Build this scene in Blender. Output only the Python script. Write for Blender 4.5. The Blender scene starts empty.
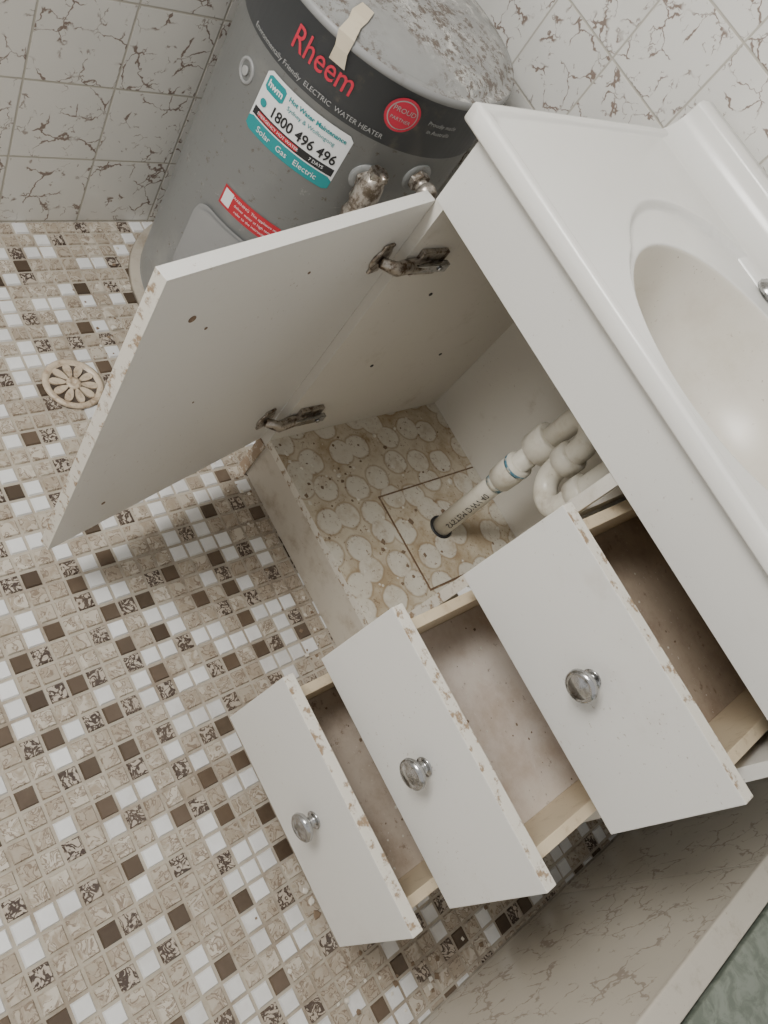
import bpy, math, random
import numpy as np
from mathutils import Vector, Matrix
random.seed(4)
S=0.555; ZF=-1.18
R=np.array([[0.476, 0.7228, 0.501], [0.8542, -0.2445, -0.4588], [-0.2092, 0.6463, -0.7338]]);C=np.array([0.9051, -1.3861, 0.9097]);FPX=786.98
def T(p): return (p[0]*S,p[1]*S,(p[2]-ZF)*S)

# ---------------- node helpers ----------------
class NT:
    def __init__(s,name):
        s.m=bpy.data.materials.new(name);s.m.use_nodes=True;s.t=s.m.node_tree;s.t.nodes.clear()
        s.o=s.n('ShaderNodeOutputMaterial');s.b=s.n('ShaderNodeBsdfPrincipled');s.l(s.b.outputs[0],s.o.inputs[0])
        s.g=s.n('ShaderNodeNewGeometry')
    def n(s,ty,**k):
        x=s.t.nodes.new(ty)
        for a,b in k.items(): setattr(x,a,b)
        return x
    def l(s,a,b): s.t.links.new(a,b)
    def put(s,inp,v):
        if v is None:return
        if isinstance(v,bpy.types.NodeSocket): s.l(v,inp)
        elif isinstance(v,(tuple,list)) and len(v)==3 and inp.type=='RGBA': inp.default_value=(*v,1)
        else: inp.default_value=v
    def math(s,op,a,b=None,c=None,clamp=False):
        x=s.n('ShaderNodeMath',operation=op,use_clamp=clamp);s.put(x.inputs[0],a);s.put(x.inputs[1],b);s.put(x.inputs[2],c);return x.outputs[0]
    def mix(s,f,a,b):
        x=s.n('ShaderNodeMix',data_type='RGBA');s.put(x.inputs[0],f);s.put(x.inputs[6],a);s.put(x.inputs[7],b);return x.outputs[2]
    def noise(s,scale,detail=3,rough=.5,dist=0,vec=None,out='Fac'):
        x=s.n('ShaderNodeTexNoise');x.inputs['Scale'].default_value=scale;x.inputs['Detail'].default_value=detail;x.inputs['Roughness'].default_value=rough;x.inputs['Distortion'].default_value=dist
        s.l(vec if vec is not None else s.g.outputs['Position'],x.inputs['Vector']);return x.outputs[out]
    def vor(s,scale,rand=1,feature='F1',vec=None,dim='3D'):
        x=s.n('ShaderNodeTexVoronoi',feature=feature,voronoi_dimensions=dim);x.inputs['Scale'].default_value=scale;x.inputs['Randomness'].default_value=rand
        s.l(vec if vec is not None else s.g.outputs['Position'],x.inputs['Vector']);return x
    def vmadd(s,a,m,b):
        vm=s.n('ShaderNodeVectorMath',operation='MULTIPLY_ADD');s.l(a,vm.inputs[0]);vm.inputs[1].default_value=(m,m,m);s.l(b,vm.inputs[2]);return vm.outputs[0]
    def step(s,v,lo,hi):
        x=s.n('ShaderNodeMapRange',interpolation_type='SMOOTHSTEP');s.put(x.inputs[0],v);x.inputs[1].default_value=lo;x.inputs[2].default_value=hi;x.inputs[3].default_value=0;x.inputs[4].default_value=1;return x.outputs[0]
    def bump(s,h,st=.3,d=.002):
        x=s.n('ShaderNodeBump');x.inputs['Strength'].default_value=st;x.inputs['Distance'].default_value=d;s.l(h,x.inputs['Height']);s.l(x.outputs[0],s.b.inputs['Normal'])
    def fin(s,col,rough=.5,metal=0,spec=None,coat=None):
        s.put(s.b.inputs['Base Color'],col);s.put(s.b.inputs['Roughness'],rough);s.put(s.b.inputs['Metallic'],metal)
        if spec is not None:s.b.inputs['Specular IOR Level'].default_value=spec
        return s.m
def plain(name,col,rough=.5,metal=0,dirt=None,dscale=30,damt=(.6,.75),speck=0,spc=(.25,.17,.10)):
    t=NT(name)
    if dirt is None: 
        n=t.noise(60,2);c=t.mix(t.math('MULTIPLY',n,.12),col,tuple(x*.7 for x in col))
    else:
        c=t.mix(t.step(t.noise(dscale,6,.7),*damt),col,dirt)
    if speck:
        ar=t.step(t.noise(6,3,.6),.42,.66)
        s1=t.math('MULTIPLY',t.step(t.noise(190,3,.6),.665,.71),ar)
        s2=t.math('MULTIPLY',t.step(t.noise(45,5,.75),.69,.74),.8)
        c=t.mix(t.math('MULTIPLY',t.math('MAXIMUM',s1,s2),speck),c,spc)
    return t.fin(c,rough,metal)

M={}
M['lam']=plain('laminate_white',(.67,.655,.615),.38,0,(.55,.51,.45),9,(.55,.95),.6)
M['lamin']=plain('laminate_inner',(.64,.61,.545),.45,0,(.44,.39,.31),14,(.55,.9),.6)
M['plinth']=plain('plinth_board',(.55,.50,.42),.5,0,(.34,.27,.19),18,(.45,.8),.7)
M['edge']=plain('chipboard_edge',(.66,.62,.54),.7,0,(.30,.21,.13),55,(.52,.62),.8)
M['swollen']=plain('swollen_chipboard',(.30,.22,.15),.8,0,(.55,.50,.42),60,(.5,.62),.8)
M['ctr']=plain('polymarble',(.82,.805,.76),.2,0,(.76,.735,.68),5,(.5,.9))
M['bowl']=plain('polymarble_bowl_shaded',(.74,.70,.62),.3,0,(.64,.59,.50),7,(.45,.8),.8)  # bowl shading painted in: a darker cream than the counter
M['pine']=plain('drawer_side_pine',(.64,.53,.37),.45,0,(.44,.33,.20),40,(.52,.8),.6)
M['chrome']=plain('worn_chrome',(.50,.50,.50),.2,1,(.12,.115,.10),70,(.46,.68))
M['hinge']=plain('tarnished_steel',(.46,.42,.37),.32,.9,(.13,.09,.06),90,(.44,.64))
M['pvc']=plain('pvc_cream',(.74,.70,.60),.3,0,(.50,.43,.32),25,(.5,.8),.5)
M['prime']=plain('blue_primer',(.08,.22,.30),.5,0,(.68,.64,.54),50,(.46,.62))
M['ink']=plain('black_ink',(.02,.02,.02),.5)
M['gap']=plain('dirty_gap',(.16,.10,.06),.7,0,(.3,.22,.14),60,(.5,.7))
M['paper']=plain('sticker_white',(.78,.79,.79),.35)
M['teal']=plain('sticker_teal',(.015,.26,.27),.4)
M['black']=plain('sticker_black',(.02,.02,.022),.4)
M['red']=plain('sticker_red',(.50,.02,.035),.4)
M['logo']=plain('logo_red',(.55,.03,.06),.45)
M['pale']=plain('label_print_grey',(.36,.36,.35),.5)
M['tape']=plain('masking_tape',(.60,.52,.39),.7,0,(.42,.34,.23),40,(.5,.75))
M['foil']=plain('foil_lagging',(.46,.42,.37),.35,.6,(.13,.10,.07),60,(.42,.6))
M['hband']=plain('heater_band',(.070,.075,.08),.4,0,(.17,.15,.12),20,(.55,.8))
M['drain']=plain('drain_plastic',(.58,.48,.36),.4,0,(.32,.23,.15),60,(.45,.7))
M['pit']=plain('drain_pit',(.08,.06,.045),.7)
M['hcov']=plain('heater_cover_grey',(.28,.28,.275),.45,0,(.2,.18,.16),25,(.55,.85),.5)
M['crumbw']=plain('plaster_crumb',(.66,.62,.54),.8)
M['crumbb']=plain('dirt_crumb',(.20,.14,.09),.8)
def heat():
    t=NT('heater_grey_paint');n=t.step(t.noise(7,6,.65),.5,.8);c=t.mix(n,(.225,.23,.225),(.32,.315,.295))
    w_=t.step(t.noise(24,7,.78,.5),.60,.70);c=t.mix(t.math('MULTIPLY',w_,.5),c,(.50,.49,.46))
    d=t.step(t.noise(70,6,.75),.59,.69);c=t.mix(d,c,(.13,.10,.075));return t.fin(c,.36)
M['heat']=heat()
def lid():
    t=NT('heater_lid');a=t.step(t.noise(8,5,.6),.35,.7);c=t.mix(a,(.27,.27,.26),(.38,.375,.355))
    w_=t.math('MULTIPLY',t.step(t.noise(30,7,.8,.6),.50,.57),t.step(t.noise(4,2,.5),.38,.52));c=t.mix(t.math('MULTIPLY',w_,.9),c,(.60,.59,.55))
    ar=t.step(t.noise(7,3,.6),.34,.50)
    d=t.math('MULTIPLY',t.step(t.noise(60,7,.82),.50,.56),ar);c=t.mix(t.math('MULTIPLY',d,.9),c,(.10,.07,.05));return t.fin(c,.45)
M['lid']=lid()
def cabfloor():
    t=NT('stained_cabinet_floor')
    n=t.noise(11,7,.7);base=t.mix(t.step(n,.38,.66),(.60,.54,.43),(.40,.31,.20))
    wv=t.vmadd(t.noise(40,2,.5,0,None,'Color'),.008,t.g.outputs['Position'])
    v=t.vor(17.5,.62,'F1',wv,'2D');nd=v.outputs['Distance']
    disc=t.math('SUBTRACT',1,t.step(nd,.41,.45))
    c=t.mix(t.math('MULTIPLY',disc,.8),base,t.mix(t.step(t.noise(30,6,.75),.45,.72),(.67,.64,.56),(.50,.43,.33)))
    ring=t.math('MULTIPLY',t.step(nd,.38,.44),t.math('SUBTRACT',1,t.step(nd,.45,.51)))
    c=t.mix(t.math('MULTIPLY',ring,.5),c,(.30,.21,.12))
    sp=t.step(t.noise(150,3,.7),.60,.67);c=t.mix(t.math('MULTIPLY',sp,.8),c,(.22,.14,.08))
    rust=t.step(t.noise(22,7,.75),.60,.70);c=t.mix(t.math('MULTIPLY',rust,.6),c,(.27,.17,.09))
    return t.fin(c,.55)
M['cfloor']=cabfloor()
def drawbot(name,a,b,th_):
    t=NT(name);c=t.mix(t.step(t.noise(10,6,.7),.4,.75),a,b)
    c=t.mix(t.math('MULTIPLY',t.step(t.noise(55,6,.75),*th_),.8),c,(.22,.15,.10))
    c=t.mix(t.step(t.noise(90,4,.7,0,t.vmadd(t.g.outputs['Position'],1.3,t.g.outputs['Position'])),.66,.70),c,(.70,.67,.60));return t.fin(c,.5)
M['dbot1']=drawbot('drawer_base_brown_shaded',(.46,.37,.28),(.30,.22,.16),(.58,.68))  # top drawer: grime, plus its interior shade painted in as darker brown
M['dbot2']=drawbot('drawer_base_light',(.68,.61,.54),(.50,.40,.32),(.60,.68))
M['dbot3']=drawbot('drawer_base_grimy',(.55,.47,.39),(.36,.28,.21),(.58,.67))
def veins(t,scale,wid=.012,thr=(.47,.56),vec=None):
    a=t.noise(scale,2.5,.6,1.2,vec);r=t.math('ABSOLUTE',t.math('SUBTRACT',a,.5))
    line=t.math('SUBTRACT',1,t.step(r,wid*.4,wid))
    m=t.step(t.noise(scale*.9,2,.5,0,vec),*thr)
    return t.math('MULTIPLY',line,m)
def cracks(t,scale,wid,thr,vec,dist=.03):
    wv=t.vmadd(t.noise(scale*1.6,3,.6,0,vec,'Color'),dist,vec)
    e=t.vor(scale,1,'DISTANCE_TO_EDGE',wv).outputs['Distance']
    wn=t.math('MULTIPLY',t.step(t.noise(scale*2,2,.5,0,vec),.3,.7),wid)
    line=t.math('SUBTRACT',1,t.step(t.math('SUBTRACT',e,wn),-.01,.023))
    m=t.step(t.noise(scale*.8,2,.5,0,vec),*thr)
    return t.math('MULTIPLY',line,m)
def walltile(name,axes,size,off,base=(.74,.725,.68),amt=.85,gr=(.007,.016)):
    t=NT(name);sp=t.n('ShaderNodeSeparateXYZ');t.l(t.g.outputs['Position'],sp.inputs[0])
    gs=[];ids=[]
    for ax,o in zip(axes,off):
        q=t.math('DIVIDE',t.math('ADD',sp.outputs[ax],o+size*40),size)
        fr=t.math('FRACT',q);e=t.math('MINIMUM',fr,t.math('SUBTRACT',1,fr));gs.append(e);ids.append(t.math('FLOOR',q))
    e=t.math('MINIMUM',*gs);g=t.math('SUBTRACT',1,t.step(e,*gr))
    cmb=t.n('ShaderNodeCombineXYZ');t.l(ids[0],cmb.inputs[0]);t.l(ids[1],cmb.inputs[1])
    wn=t.n('ShaderNodeTexWhiteNoise');t.l(cmb.outputs[0],wn.inputs[0])
    v=t.vmadd(wn.outputs['Color'],9,t.g.outputs['Position'])
    l=cracks(t,21,.032,(.47,.53),v,.034);l2=cracks(t,48,.045,(.57,.62),v,.016)
    k=t.math('MAXIMUM',l,t.math('MULTIPLY',l2,.7))
    c=t.mix(t.step(t.noise(5,3,.5,0,v),.4,.7),base,tuple(x*.92 for x in base))
    c=t.mix(t.math('MULTIPLY',k,amt),c,(.17,.105,.075))
    c=t.mix(g,c,(.46,.43,.37))
    t.bump(t.math('SUBTRACT',1,g),.5,.002)
    return t.fin(c,t.math('ADD',.18,t.math('MULTIPLY',g,.6)))
M['wl']=walltile('wall_tile_left',(1,2),.15,(.076,0))
M['wb']=walltile('wall_tile_back',(0,2),.15,(.06,0))
M['hobt']=walltile('bath_side_tile',(1,2),.45,(.28,.44),(.60,.555,.475),.45,(.0015,.004))
def mosaic():
    t=NT('mosaic_tiles');a=t.n('ShaderNodeAttribute',attribute_name='ttype');b=t.n('ShaderNodeAttribute',attribute_name='trnd')
    ty=a.outputs['Fac'];rn=b.outputs['Fac']
    vm=t.n('ShaderNodeVectorMath',operation='ADD');t.l(t.g.outputs['Position'],vm.inputs[0])
    cm=t.n('ShaderNodeCombineXYZ');t.l(t.math('MULTIPLY',rn,7),cm.inputs[2]);t.l(cm.outputs[0],vm.inputs[1]);v=vm.outputs[0]
    vA=veins(t,60,wid=.04,thr=(.38,.48),vec=v);vB=veins(t,75,wid=.09,thr=(.2,.3),vec=v)
    bei=t.mix(rn,(.40,.345,.275),(.58,.53,.45));bei=t.mix(t.step(t.noise(60,4,.6,1,v),.4,.7),bei,(.35,.29,.22))
    bei=t.mix(t.math('MULTIPLY',vA,.75),bei,(.19,.135,.095))
    whi=t.mix(rn,(.70,.70,.69),(.80,.80,.79))
    dar=t.mix(vB,(.46,.40,.33),(.07,.05,.04))
    bro=t.mix(rn,(.065,.045,.03),(.12,.085,.058))
    c=t.mix(t.math('GREATER_THAN',ty,.5),whi,bei);c=t.mix(t.math('GREATER_THAN',ty,1.5),c,dar);c=t.mix(t.math('GREATER_THAN',ty,2.5),c,bro)
    gr=t.step(t.noise(3.5,6,.7),.44,.72);c=t.mix(t.math('MULTIPLY',gr,.32),c,(.26,.20,.145))
    return t.fin(c,.2)
M['mos']=mosaic()
M['grout']=plain('grout',(.43,.385,.315),.85,0,(.27,.22,.165),12,(.43,.7))
def green():
    t=NT('green_enamel');c=t.mix(t.step(t.noise(40,6,.7,.8),.4,.62),(.13,.15,.12),(.21,.235,.195));return t.fin(c,.35)
M['green']=green()
M['trim']=plain('ledge_trim',(.50,.46,.39),.5,0,(.3,.25,.19),30,(.5,.8),.6)

# ---------------- mesh builder ----------------
class MB:
    def __init__(s): s.v=[];s.f=[];s.m=[];s.sm=[];s.mats=[]
    def mi(s,k):
        if k not in s.mats:s.mats.append(k)
        return s.mats.index(k)
    def add(s,vs,fs,mat,smooth=False):
        b=len(s.v);s.v+=[tuple(x) for x in vs];k=s.mi(mat)
        for f in fs:s.f.append([b+i for i in f]);s.m.append(k);s.sm.append(smooth)
    def obox(s,o,a,b,c,mat,mats=None):
        o,a,b,c=map(Vector,(o,a,b,c))
        if a.cross(b).dot(c)<0: o=o+c;c=-c
        vs=[o,o+a,o+a+b,o+b,o+c,o+a+c,o+a+b+c,o+b+c]
        fs=[(0,3,2,1),(4,5,6,7),(0,1,5,4),(1,2,6,5),(2,3,7,6),(3,0,4,7)]
        b0=len(s.v);s.v+=[tuple(x) for x in vs]
        for f,mm in zip(fs,mats or [None]*6): s.f.append([b0+i for i in f]);s.m.append(s.mi(mm or mat));s.sm.append(False)
    def box(s,x0,x1,y0,y1,z0,z1,mat,mats=None): s.obox((x0,y0,z0),(x1-x0,0,0),(0,y1-y0,0),(0,0,z1-z0),mat,mats)  # mats: -z,+z,-y,+x,+y,-x
    def rev(s,prof,o,ax=(0,0,1),mat='lam',seg=32,smooth=True,mlist=None,caps=True):
        ax=Vector(ax).normalized();u=ax.orthogonal().normalized();w=ax.cross(u);o=Vector(o);b=len(s.v)
        for r,h in prof:
            for i in range(seg):
                a=2*math.pi*i/seg;s.v.append(tuple(o+ax*h+(u*math.cos(a)+w*math.sin(a))*r))
        for j in range(len(prof)-1):
            mm=s.mi(mlist[j] if mlist else mat)
            for i in range(seg):
                k=(i+1)%seg;s.f.append([b+j*seg+i,b+j*seg+k,b+(j+1)*seg+k,b+(j+1)*seg+i]);s.m.append(mm);s.sm.append(smooth)
        if caps:
            s.f.append([b+i for i in range(seg)][::-1]);s.m.append(s.mi(mlist[0] if mlist else mat));s.sm.append(False)
            n=(len(prof)-1)*seg;s.f.append([b+n+i for i in range(seg)]);s.m.append(s.mi(mlist[-1] if mlist else mat));s.sm.append(False)
    def tube(s,path,r,mat,seg=20,rs=None):
        P=[Vector(p) for p in path];b=len(s.v);up=None
        for i,p in enumerate(P):
            t=(P[min(i+1,len(P)-1)]-P[max(i-1,0)]).normalized()
            if up is None: up=t.orthogonal().normalized()
            up=(up-t*up.dot(t)).normalized();w=t.cross(up);rr=rs[i] if rs else r
            for k in range(seg):
                a=2*math.pi*k/seg;s.v.append(tuple(p+(up*math.cos(a)+w*math.sin(a))*rr))
        mm=s.mi(mat)
        for j in range(len(P)-1):
            for i in range(seg):
                k=(i+1)%seg;s.f.append([b+j*seg+i,b+j*seg+k,b+(j+1)*seg+k,b+(j+1)*seg+i]);s.m.append(mm);s.sm.append(True)
        s.f.append([b+i for i in range(seg)][::-1]);s.m.append(mm);s.sm.append(False)
        n=(len(P)-1)*seg;s.f.append([b+n+i for i in range(seg)]);s.m.append(mm);s.sm.append(False)
    def crumbs(s,x0,x1,y0,y1,z,n,mats=('crumbw','crumbb'),sz=(.003,.011)):
        for _ in range(n):
            x=random.uniform(x0,x1);y=random.uniform(y0,y1);q=random.uniform(*sz)*random.random()+sz[0];m=random.choice(mats)
            k=random.randint(4,6);a0=random.random()*6;h=q*random.uniform(.15,.5)
            ring=[(x+q*random.uniform(.6,1.2)*math.cos(a0+2*math.pi*i/k),y+q*random.uniform(.6,1.2)*math.sin(a0+2*math.pi*i/k),z) for i in range(k)]
            top=[(x+(a-x)*.7,y+(b-y)*.7,z+h) for a,b,_ in ring]
            s.add(ring+top,[tuple(range(k,2*k))]+[(i,(i+1)%k,k+(i+1)%k,k+i) for i in range(k)],m)
    def fin(s,name,bevel=0,parent=None):
        me=bpy.data.meshes.new(name);V=np.array([T(p) for p in s.v])
        o=np.array([(V[:,0].min()+V[:,0].max())/2,(V[:,1].min()+V[:,1].max())/2,V[:,2].min()])
        me.from_pydata((V-o).tolist(),[],s.f)
        for k in s.mats:me.materials.append(M[k])
        me.polygons.foreach_set('material_index',s.m);me.polygons.foreach_set('use_smooth',s.sm)
        me.update();ob=bpy.data.objects.new(name,me);ob.location=o;bpy.context.scene.collection.objects.link(ob)
        if parent is not None:
            ob.parent=parent;ob.location=Vector(o)-parent.location
        if bevel:
            md=ob.modifiers.new('b','BEVEL');md.width=bevel*S;md.segments=2;md.limit_method='ANGLE';md.angle_limit=math.radians(50)
        return ob
def empty(name,p):
    e=bpy.data.objects.new(name,None);e.location=T(p);e.empty_display_size=.1;bpy.context.scene.collection.objects.link(e);return e
def textpts(txt,size,mb,mat,fn,align='CENTER',bold=0.0,sx=1.0):
    cu=bpy.data.curves.new('t','FONT');cu.body=txt;cu.size=size;cu.align_x=align;cu.align_y='CENTER';cu.resolution_u=3;cu.offset=bold
    ob=bpy.data.objects.new('t',cu);bpy.context.scene.collection.objects.link(ob);bpy.context.view_layer.update()
    me=bpy.data.meshes.new_from_object(ob)
    mb.add([fn(v.co.x*sx,v.co.y) for v in me.vertices],[list(p.vertices) for p in me.polygons],mat)
    bpy.data.objects.remove(ob);bpy.data.meshes.remove(me);bpy.data.curves.remove(cu)

# ---------------- room ----------------
XL=-1.05;YB=.885;XH=1.67;YF=-3.2;XR=2.9;ZT=3.2
w=MB();w.box(XL-.15,XL,YF,YB+.15,ZF-.1,ZT,'wl');w.fin('wall_left')
w=MB();w.box(XL,XR,YB,YB+.15,ZF-.1,ZT,'wb');w.fin('wall_back')
fl=MB();fl.box(XL,XR,YF,YB,ZF-.1,ZF-.006,'grout')
PITCH=.052;types=[];rnds=[];GT=.0028
ny=int((YB-YF)/PITCH);nx=int((XH-XL)/PITCH);grid={}
for i in range(nx+1):
    for j in range(ny+1):
        x0=XL+i*PITCH+GT;x1=min(XL+(i+1)*PITCH-GT,XH);y1=YB-j*PITCH-GT;y0=YB-(j+1)*PITCH+GT
        if x1-x0<.01:continue
        nb=[grid.get((i-1,j)),grid.get((i,j-1)),grid.get((i-1,j-1)),grid.get((i-1,j+1))]
        for _ in range(6):
            r=random.random();ty=0 if r<.25 else 1 if r<.69 else 2 if r<.88 else 3
            if ty==3 and 3 in nb: continue
            if ty==2 and nb.count(2)>0: continue
            break
        grid[(i,j)]=ty
        b=.004;z1=ZF;z0=ZF-.008
        vs=[(x0,y0,z0),(x1,y0,z0),(x1,y1,z0),(x0,y1,z0),(x0+b,y0+b,z1),(x1-b,y0+b,z1),(x1-b,y1-b,z1),(x0+b,y1-b,z1)]
        fl.add(vs,[(4,5,6,7),(0,1,5,4),(1,2,6,5),(2,3,7,6),(3,0,4,7)],'mos')
        rr=random.random();types+=[ty]*5;rnds+=[rr]*5
nm0=len(fl.f)
fl.crumbs(1.2,XH-.02,-.6,.1,ZF,60,sz=(.004,.012))
fl.crumbs(-.2,.9,-.12,-.01,ZF,40,sz=(.003,.008))
fl.crumbs(XL+.02,-.3,-.3,.1,ZF,40,sz=(.003,.008))
ncr=len(fl.f)-nm0
fo=fl.fin('floor')
a=fo.data.attributes.new('ttype','FLOAT','FACE');a.data.foreach_set('value',[0.]*6+[float(x) for x in types]+[0.]*ncr)
a=fo.data.attributes.new('trnd','FLOAT','FACE');a.data.foreach_set('value',[0.]*6+rnds+[0.]*ncr)
# bath surround + bath
zb_=-.404
w=MB();w.box(XH,XH+.05,YF,YB,ZF,zb_-.012,'hobt');w.box(XH-.012,XH+.055,YF,YB,zb_-.012,zb_,'trim');w.fin('bath_surround',.004)
b=MB()
x0,x1,y0,y1=XH+.065,XR,-2.6,YB-.01
def rr(x0,x1,y0,y1,rad,z,n=8):
    out=[]
    for cx,cy,a0 in ((x1-rad,y1-rad,0),(x0+rad,y1-rad,90),(x0+rad,y0+rad,180),(x1-rad,y0+rad,270)):
        for k in range(n+1):
            a=math.radians(a0+90*k/n);out.append((cx+rad*math.cos(a),cy+rad*math.sin(a),z))
    return out
rings=[rr(x0,x1,y0,y1,.01,ZF),rr(x0,x1,y0,y1,.01,zb_),rr(x0+.14,x1-.14,y0+.16,y1-.16,.25,zb_),rr(x0+.16,x1-.16,y0+.18,y1-.18,.25,zb_-.03),rr(x0+.24,x1-.24,y0+.3,y1-.3,.25,zb_-.62),rr(x0+.34,x1-.34,y0+.42,y1-.42,.2,zb_-.68)]
n=len(rings[0]);vs=[p for r_ in rings for p in r_];fs=[]
for j in range(len(rings)-1):
    for i in range(n):
        k=(i+1)%n;fs.append((j*n+i,j*n+k,(j+1)*n+k,(j+1)*n+i))
fs.append([(len(rings)-1)*n+i for i in range(n)])
b.add(vs,fs,'green',True);bt=b.fin('bathtub',.004)

# ---------------- vanity ----------------
VAN=empty('bathroom_vanity',(.687,.39,ZF))
D=.777;W=1.375;zb=-1.0;zf=.178;XD=.735;th=.03
v=MB()
v.box(0,th,0,D,ZF,zf,'lamin',[None,None,None,None,None,'lam'])
v.box(W-th,W,0,D,ZF,zf,'lam')
v.box(th,W-th,D-.02,D,ZF,zf,'lamin')
v.box(th,W-th,0.002,D-.02,zb,zb+.03,'cfloor',[None,None,'edge',None,None,None])
v.box(th,W-th,.006,.035,ZF,zb,'plinth')
v.box(-.006,th+.002,-.006,.0,ZF,zb-.005,'swollen')
v.box(XD-.015,XD+.015,.002,D-.02,zb+.03,-.14,'lamin',[None,None,'edge',None,None,None])
v.box(XD-.015,XD+.015,.002,.03,-.14,.004,'lamin')
v.box(0,W,-.002,.028,0.004,zf,'lam',[ 'edge',None,None,None,None,None])
z=zb+.031
hx0,hx1,hy0,hy1=.32,.66,.285,.755
v.box(hx0-.007,hx1+.007,hy0-.007,hy1,zb+.02,z,'gap')
v.box(hx0,hx1,hy0,hy1,zb+.02,z+.004,'cfloor')
v.crumbs(th+.02,hx0-.02,.02,.7,zb+.03,40);v.crumbs(th+.02,XD-.03,.02,.26,zb+.03,40);v.crumbs(hx0,hx1,.3,.7,z+.004,30)
for zz in (-.24,-.57,-.90):
    for xx,sx in ((XD+.015,1),(W-th,-1)):
        v.box(min(xx,xx+sx*.02),max(xx,xx+sx*.02),.0,.7,zz,zz+.04,'paper')
for (y,zz) in ((.2,-.3),(.5,-.3),(.2,-.62),(.5,-.62)):
    v.rev([(.006,0),(.006,.002)],(th,y,zz),(1,0,0),'ink',12)
v.fin('cabinet_carcass',.002,VAN)

# countertop with bowl
zc=.2157;c=MB()
cx,cy,A,B=.68,.345,.365,.295
X0,X1,Y0,Y1=-.035,1.40,-.025,.80
corn=[math.atan2(Y-cy,X-cx) for X in (X0,X1) for Y in (Y0,Y1)]
angs=sorted(set([2*math.pi*i/240-math.pi for i in range(240)]+corn))
def sm(x,a,b_): 
    q=min(1,max(0,(x-a)/(b_-a)));return q*q*(3-2*q)
def topz(x,y):
    e=math.hypot((x-.675)/.475,(y-.43)/.345)
    e2=math.hypot((x-cx)/(A+.03),(y-cy)/(B+.03))
    s_=sm(min(e,e2),.965,1.0)
    dd=min(x-X0,X1-x,y-Y0)
    return zc-.018+.018*s_+.008*(1-sm(dd,.014,.024))
def ell(a): return 1/math.hypot(math.cos(a)/A,math.sin(a)/B)
rings=[]
prof=[(.05,-.32),(.15,-.318),(.3,-.31),(.45,-.295),(.6,-.27),(.72,-.238),(.82,-.195),(.89,-.148),(.935,-.10),(.965,-.058),(.982,-.030),(.992,-.014),(1.0,-.008)]
for s_,dz in prof: rings.append([(cx+ell(a)*s_*math.cos(a),cy+ell(a)*s_*math.sin(a),zc-.012+dz) for a in angs])
nb_=len(prof)
def rect(a):
    ca,sa=math.cos(a),math.sin(a);t=1e9
    if ca>1e-9:t=min(t,(X1-cx)/ca)
    if ca<-1e-9:t=min(t,(X0-cx)/ca)
    if sa>1e-9:t=min(t,(Y1-cy)/sa)
    if sa<-1e-9:t=min(t,(Y0-cy)/sa)
    return t
NR=72
for k in range(0,NR+1):
    q=k/NR;row=[]
    for a in angs:
        r=ell(a)+.004+(rect(a)-ell(a)-.004)*q;x=cx+r*math.cos(a);y=cy+r*math.sin(a);row.append((x,y,topz(x,y)))
    rings.append(row)
for off,dz in ((.005,-.002),(.007,-.008),(.007,-.040),(.004,-.045),(-.03,-.046)):
    row=[]
    for a in angs:
        r=rect(a);x=cx+r*math.cos(a);y=cy+r*math.sin(a);zz=topz(x,y)
        if abs(x-X0)<1e-4:x-=off
        if abs(x-X1)<1e-4:x+=off
        if abs(y-Y0)<1e-4:y-=off
        row.append((x,y,zz+dz))
    rings.append(row)
n=len(angs);fs=[]
fb=[]
for j in range(len(rings)-1):
    for i in range(n):
        k=(i+1)%n;(fb if j<nb_-1 else fs).append((j*n+i,j*n+k,(j+1)*n+k,(j+1)*n+i))
fb.append([i for i in range(n)][::-1])
base_i=len(c.v);c.add([p for r_ in rings for p in r_],fs,'ctr',True)
kb=c.mi('bowl')
for f in fb: c.f.append([base_i+i for i in f]);c.m.append(kb);c.sm.append(True)
pr=[(.68,zc-.019)]+[(.70+.085*math.sin(math.radians(t)),zc+.085-.085*math.cos(math.radians(t))) for t in range(0,91,10)]+[(.787,zc+.092),(.795,zc+.10),(.85,zc+.10),(.86,zc+.092),(.86,zc-.04),(.68,zc-.04)]
n=len(pr);vs=[(X0-.006,y,z) for y,z in pr]+[(X1+.006,y,z) for y,z in pr]
fs=[(i,(i+1)%n,n+(i+1)%n,n+i) for i in range(n)]
c.add(vs,fs,'ctr',True);c.add(vs,[list(range(n))[::-1],[n+i for i in range(n)]],'ctr')
c.rev([(.035,0),(.038,.004),(.03,.008),(.0,.004)],(cx,cy,zc-.331),(0,0,1),'chrome',24)
co=c.fin('basin_top',0,VAN)
t=MB();t.rev([(.045,0),(.045,.01),(.03,.02),(.022,.04),(.022,.10),(.03,.11),(.055,.13),(.058,.17),(.045,.19),(.0,.195)],(.49,.71,zc-.014),(0,0,1),'chrome',24);t.fin('tap',0,VAN)

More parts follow.
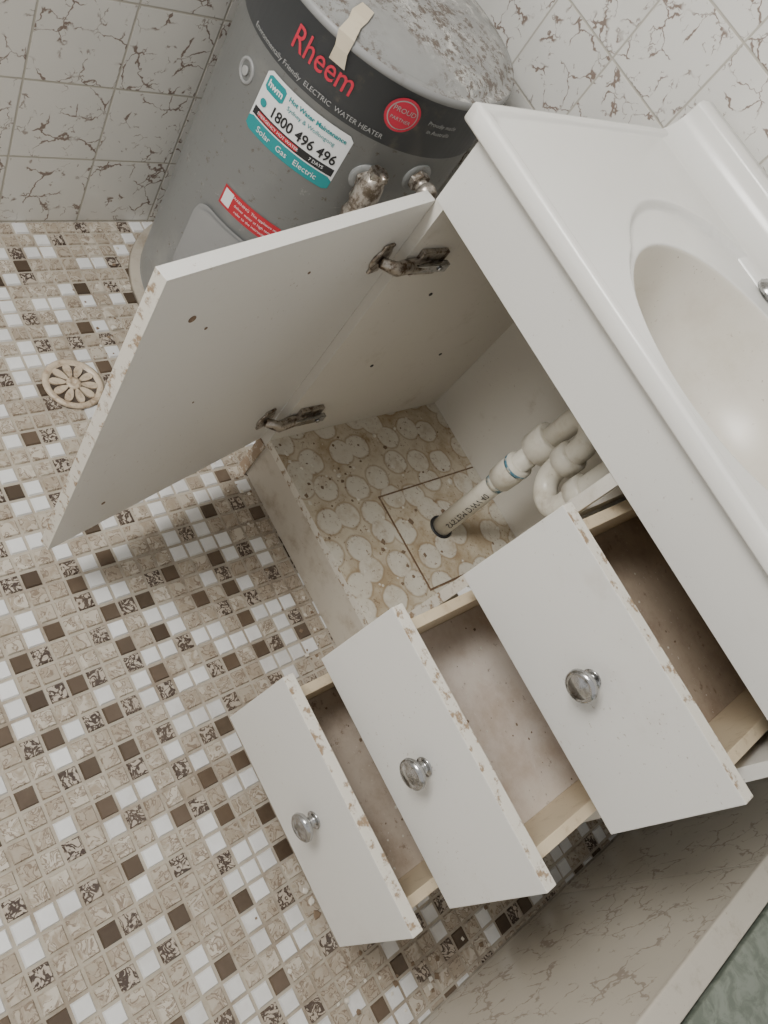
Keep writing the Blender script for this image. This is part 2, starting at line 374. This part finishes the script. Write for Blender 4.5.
# door
d=MB();ex=Vector((.1755,-.7459,0));n_=Vector((-.7459,-.1755,0)).normalized()*.03
d.obox((0,0,-1),ex,n_,(0,0,1),'lam',[None,'edge',None,'edge',None,None])
eu=ex.normalized();inn=-n_.normalized()
for (uu,zz,r) in ((.655,-.14,.009),(.60,-.19,.004),(.64,-.86,.006),(.35,-.12,.004),(.5,-.5,.003)):
    p=eu*uu+Vector((0,0,zz));d.rev([(r,0),(r,.0015)],p,inn,'gap',12)
d.fin('door',.003,VAN)
for zz in (-.16,-.84):
    h=MB();p=eu*.075+Vector((0,0,zz))
    h.rev([(.035,0),(.035,.006),(.028,.008),(.0,.004)],p,inn,'hinge',24)
    h.obox(p-eu*.02+Vector((0,0,-.045)),eu*.04,Vector((0,0,.09)),inn*.008,'hinge')
    q0=p+inn*.012
    h.tube([q0+eu*.01,q0+inn*.03-eu*.02,Vector((.045,.02,zz)),Vector((.045,.07,zz))],.016,'hinge',10,rs=[.014,.018,.018,.014])
    h.box(.03,.044,.03,.12,zz-.04,zz+.04,'hinge')
    h.box(.044,.06,.01,.13,zz-.014,zz+.014,'chrome')
    h.rev([(.008,0),(.008,.006)],(.06,.10,zz),(1,0,0),'chrome',12)
    h.fin('hinge',.003,VAN)
# drawers
x0,x1=.7448,1.3495
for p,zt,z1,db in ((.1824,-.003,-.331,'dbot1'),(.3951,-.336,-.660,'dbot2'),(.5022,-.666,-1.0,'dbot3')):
    g=MB();y=-p
    g.box(x0,x1,y,y+.03,z1,zt,'lam',['edge','edge',None,'edge',None,'edge'])
    L=.62;a0,a1=x0+.03,x1-.03;bz=z1+.05;tz=zt-.07
    g.box(a0,a0+.025,y+.03,y+.03+L,bz,tz,'pine');g.box(a1-.025,a1,y+.03,y+.03+L,bz,tz,'pine')
    g.box(a0+.025,a1-.025,y+.03+L-.025,y+.03+L,bz,tz,'pine')
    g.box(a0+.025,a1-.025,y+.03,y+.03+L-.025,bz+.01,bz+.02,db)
    kx=(x0+x1)/2+.008;kz=(zt+z1)/2+.005
    g.rev([(.022,0),(.022,.004),(.014,.007),(.012,.018),(.018,.024),(.031,.028),(.035,.034),(.034,.041),(.028,.046),(.025,.0445),(.020,.047),(.0,.050)],(kx,y,kz),(0,-1,0),'chrome',32)
    g.fin('drawer',.002,VAN)
    q=MB();q.crumbs(a0+.035,a1-.035,y+.04,y+.45,bz+.0195,45,sz=(.002,.006));q.fin('drawer_debris',0,VAN)
# waste pipe & trap
P=MB();px,py=.485,.455;r0=.033
P.tube([(px,py,zb+.025),(px,py,-.40)],r0,'pvc',28)
P.rev([(.043,0),(.043,.004),(.036,.005)],(px,py,zb+.034),(0,0,1),'ink',28)
P.rev([(r0+.001,0),(r0+.001,.03)],(px,py,-.665),(0,0,1),'prime',28)
P.rev([(r0,0),(.042,.003),(.044,.05),(.044,.10),(.036,.105)],(px,py,-.64),(0,0,1),'pvc',28)
P.rev([(.0447,0),(.0447,.012)],(px,py,-.56),(0,0,1),'prime',28)
P.rev([(.048,0),(.054,.004),(.054,.075),(.048,.08)],(px,py,-.47),(0,0,1),'pvc',12)
bx_,by_=.571,.405;ax_,ay_=.675,.345
path=[(px,py,-.42)]
def arc(p0,p1,z,sgn,n=12):
    out=[];m=Vector(((p0[0]+p1[0])/2,(p0[1]+p1[1])/2,z));h=(Vector((p1[0],p1[1],z))-Vector((p0[0],p0[1],z)))/2
    for k in range(n+1):
        a=math.pi*k/n;q=m-h*math.cos(a)+Vector((0,0,sgn*h.length*math.sin(a)));out.append(tuple(q))
    return out
path+=arc((px,py),(bx_,by_),-.30,1)+arc((bx_,by_),(ax_,ay_),-.40,-1)+[(ax_,ay_,-.12)]
P.tube(path,.034,'pvc',24)
P.rev([(.036,0),(.047,.004),(.047,.05),(.036,.055)],(bx_,by_,-.38),(0,0,1),'pvc',12)
P.rev([(.036,0),(.047,.004),(.047,.05),(.036,.055)],(ax_,ay_,-.36),(0,0,1),'pvc',12)
P.rev([(.040,0),(.045,.01),(.045,.04),(.038,.045)],(ax_,ay_,-.17),(0,0,1),'pvc',24)
a0=math.radians(-55)
def pf(x,y):
    a=a0+y/r0;rr_=r0+.0012
    return (px+rr_*math.cos(a),py+rr_*math.sin(a),-.80+x)
textpts('SYSTEM DWV 40',.03,P,'ink',pf,sx=1.0)
P.fin('waste_pipe_and_trap',0,VAN)

# ---------------- heater ----------------
hx,hy,hr,ht=-.675,.335,.37,.02
H=MB();b0=ZF
H.rev([(hr+.035,b0),(hr+.03,b0+.018),(hr,b0+.02),(hr,b0+.03),(hr,-.157),(hr+.003,-.154),(hr+.003,ht-.018),(hr+.007,ht-.016),(hr+.008,ht-.006),(hr+.002,ht+.004),(hr-.012,ht+.006),(hr-.02,ht+.004),(hr-.035,ht+.02),(hr-.06,ht+.028),(hr-.2,ht+.045),(.0,ht+.05)],(hx,hy,0),(0,0,1),'heat',96,mlist=['grout','grout','heat','heat','hband','hband','hcov','hcov','hcov','lid','lid','lid','lid','lid','lid'])
def hs(phi,z,off=.002): 
    a=math.radians(phi);return (hx+(hr+off)*math.cos(a),hy+(hr+off)*math.sin(a),z)
def patch(p0,p1,z0,z1,mat,off,n=16,rad=0):
    vs=[];
    for i in range(n+1):
        q=i/n;ph=p0+(p1-p0)*q
        s_=math.radians(abs(p1-p0))*hr;dx=min(q,1-q)*s_;ins=0
        if rad and dx<rad: ins=rad-math.sqrt(max(0,rad*rad-(rad-dx)**2))
        vs+=[hs(ph,z0+ins,off),hs(ph,z1-ins,off)]
    H.add(vs,[(2*i,2*i+2,2*i+3,2*i+1) for i in range(n)],mat,True)
def tfn(phi0,z0,off): return lambda x,y:hs(phi0+math.degrees(x/hr),z0+y,off)
textpts('Rheem',.084,H,'logo',tfn(-61.5,-.066,.0055),bold=.0004,sx=.80)
textpts('Environmentally Friendly  ELECTRIC  WATER HEATER',.019,H,'pale',tfn(-62,-.137,.0055))
def disc(phi,z,r,mat,off,n=28):
    H.add([tfn(phi,z,off)(0,0)]+[tfn(phi,z,off)(r*math.cos(2*math.pi*k/n),r*math.sin(2*math.pi*k/n)) for k in range(n)],[(0,k+1,(k+1)%n+1) for k in range(n)],mat)
disc(-26,-.062,.047,'logo',.0045);disc(-26,-.062,.040,'pale',.0052);disc(-26,-.062,.037,'logo',.0058)
textpts('PROUD',.019,H,'pale',tfn(-26,-.05,.0065));textpts('PARTNER',.0135,H,'pale',tfn(-26,-.075,.0065))
textpts('Proudly made',.017,H,'pale',tfn(-7,-.055,.0055));textpts('in Australia',.017,H,'pale',tfn(-7,-.078,.0055))
s0,s1,t0,t1=-80,-37,-.352,-.178
patch(s0,s1,t0,t1,'paper',.0015,20,.012)
patch(s0,s1,t0,t0+.040,'teal',.0022,20,.008)
patch(s0+1,s1-1,t0+.044,t0+.067,'black',.0022)
patch(s0+4,s1-18,t0+.048,t0+.063,'red',.0028)
textpts('EMERGENCY HOT WATER',.0120,H,'paper',tfn((s0+s1)/2-7,t0+.0555,.0034))
textpts('7 DAYS',.0135,H,'paper',tfn(s1-9,t0+.056,.0034))
textpts('Solar   Gas   Electric',.024,H,'paper',tfn((s0+s1)/2,t0+.020,.0034))
textpts('1800 496 496',.042,H,'black',tfn((s0+s1)/2+3,t0+.089,.003),bold=.0008,sx=.9)
disc(s0+4,t0+.089,.011,'teal',.003)
patch(s0+1.5,s0+11.5,t1-.052,t1-.010,'teal',.0022,8,.006)
textpts('hwm',.026,H,'paper',tfn(s0+6.5,t1-.031,.003),bold=.0008)
textpts('Hot Water Maintenance',.0178,H,'teal',tfn(s0+27,t1-.021,.003),bold=.0005)
textpts('Sydney & Wollongong',.0165,H,'teal',tfn(s0+25.5,t1-.044,.003))
patch(-76,-45,-.605,-.538,'red',.0015,14)
patch(-75,-70,-.597,-.546,'paper',.002,4)
for k,zz in enumerate((-.553,-.572,-.590)):
    textpts(('WARNING  This appliance may','deliver water at high temp.','refer to the instructions')[k],.0125,H,'paper',tfn(-57.5,zz,.0025))
patch(-84,-50,-1.0,-.655,'hcov',.012,20,.06)
patch(-86,-48,-1.01,-.645,'hcov',.006,20,.06)
def radial(phi): a=math.radians(phi);return (math.cos(a),math.sin(a),0)
H.rev([(.034,0),(.034,.006),(.026,.008),(.024,.002),(.0,.002)],hs(-91,-.25,-.004),radial(-91),'hcov',24,mlist=['hcov','hcov','hcov','pit','pit'])
H.rev([(.012,0),(.012,.006)],hs(-91,-.25,.0),radial(-91),'pale',12)
tp=[(hr-.11,ht+.035),(hr-.06,ht+.0295),(hr-.03,ht+.020),(hr+.009,ht+.004),(hr+.012,-.01),(hr+.010,-.045)]
vs=[]
for i,(r_,z_) in enumerate(tp):
    for sgn in (-1,1):
        wdt=.020+(.003 if i%2 else -.002);a=math.radians(-60.5+i*.8);t_=Vector((-math.sin(a),math.cos(a),0));p=Vector((hx+r_*math.cos(a),hy+r_*math.sin(a),z_+.003))+t_*wdt*sgn;vs.append(tuple(p))
H.add(vs,[(2*i,2*i+1,2*i+3,2*i+2) for i in range(len(tp)-1)],'tape')
def valve(phi,z,ln,lag=True):
    rd=Vector(radial(phi));o=Vector(hs(phi,z,-.005))
    H.rev([(.045,0),(.045,.008),(.03,.010)],o,rd,'heat',24)
    H.rev([(.030,.005),(.030,.03)],o,rd,'foil',6,smooth=False)
    H.tube([o+rd*.02,o+rd*ln],.019,'foil',14)
    e=o+rd*ln
    if lag:
        pts=[e+Vector((0,0,.06)),e+Vector((0,0,.03)),e,e-Vector((0,0,.03)),e-Vector((0,0,.05)),e-Vector((0,0,.075)),e-Vector((0,0,.10)),e-Vector((0,0,.15))]
        H.tube(pts,.03,'foil',11,rs=[.024,.034,.038,.040,.030,.038,.032,.028])
        H.rev([(.028,0),(.028,.022)],e+Vector((0,0,.05)),(0,0,1),'hinge',6,smooth=False)
        H.tube([e+Vector((0,0,.075)),e+Vector((0,0,.082))+rd*.05],.008,'hinge',8)
    else:
        H.rev([(.028,0),(.030,.012),(.026,.03),(.015,.034),(.0,.034)],e,rd,'foil',16)
valve(-25,-.27,.06,True)
valve(-2,-.225,.05,False)
H.fin('water_heater')
# drain
dx,dy=-.40,-.41
Dn=MB();Dn.rev([(.090,.0),(.092,.006),(.084,.011),(.074,.009),(.070,.003),(.0,.003)],(dx,dy,ZF),(0,0,1),'drain',48,mlist=['drain','drain','drain','drain','pit','pit'])
for k in range(10):
    a=math.pi*2*k/10;vs=[];m=14
    for j in range(m):
        q=2*math.pi*j/m;lx=.046+.026*math.cos(q);ly=.0115*math.sin(q)*(1+.35*math.cos(q))
        vs.append((dx+lx*math.cos(a)-ly*math.sin(a),dy+lx*math.sin(a)+ly*math.cos(a),ZF+.009))
    vb=[(x,y,ZF+.003) for x,y,_ in vs]
    Dn.add(vs+vb,[list(range(m))]+[(j,m+j,m+(j+1)%m,(j+1)%m) for j in range(m)],'drain')
Dn.rev([(.022,.003),(.022,.010),(.010,.012),(.008,.008),(.0,.008)],(dx,dy,ZF),(0,0,1),'drain',24)
Dn.fin('floor_drain')

# ---------------- camera ----------------
cam=bpy.data.cameras.new('camera');co_=bpy.data.objects.new('camera',cam);bpy.context.scene.collection.objects.link(co_)
cam.sensor_fit='VERTICAL';cam.sensor_height=24;cam.lens=FPX/1024*24;cam.clip_start=.01
U_,_,V_=np.linalg.svd(R);Ro=U_@V_
mw=np.eye(4);mw[:3,:3]=Ro.T@np.diag([1,-1,-1]);mw[:3,3]=T(C);co_.matrix_world=Matrix(mw.tolist());bpy.context.scene.camera=co_
def area(name,loc,tgt,size,e,col):
    l=bpy.data.lights.new(name,'AREA');l.shape='RECTANGLE';l.size=size[0];l.size_y=size[1];l.energy=e;l.color=col
    o=bpy.data.objects.new(name,l);o.location=loc;o.rotation_euler=(Vector(tgt)-Vector(loc)).to_track_quat('-Z','Y').to_euler();bpy.context.scene.collection.objects.link(o)
area('window_light',(-.45,-1.35,1.95),(.5,-.2,.1),(.8,.7),58,(1,.985,.955))
wd=bpy.data.worlds.new('w');bpy.context.scene.world=wd;wd.use_nodes=True;wd.node_tree.nodes['Background'].inputs[0].default_value=(1,.99,.97,1);wd.node_tree.nodes['Background'].inputs[1].default_value=.64
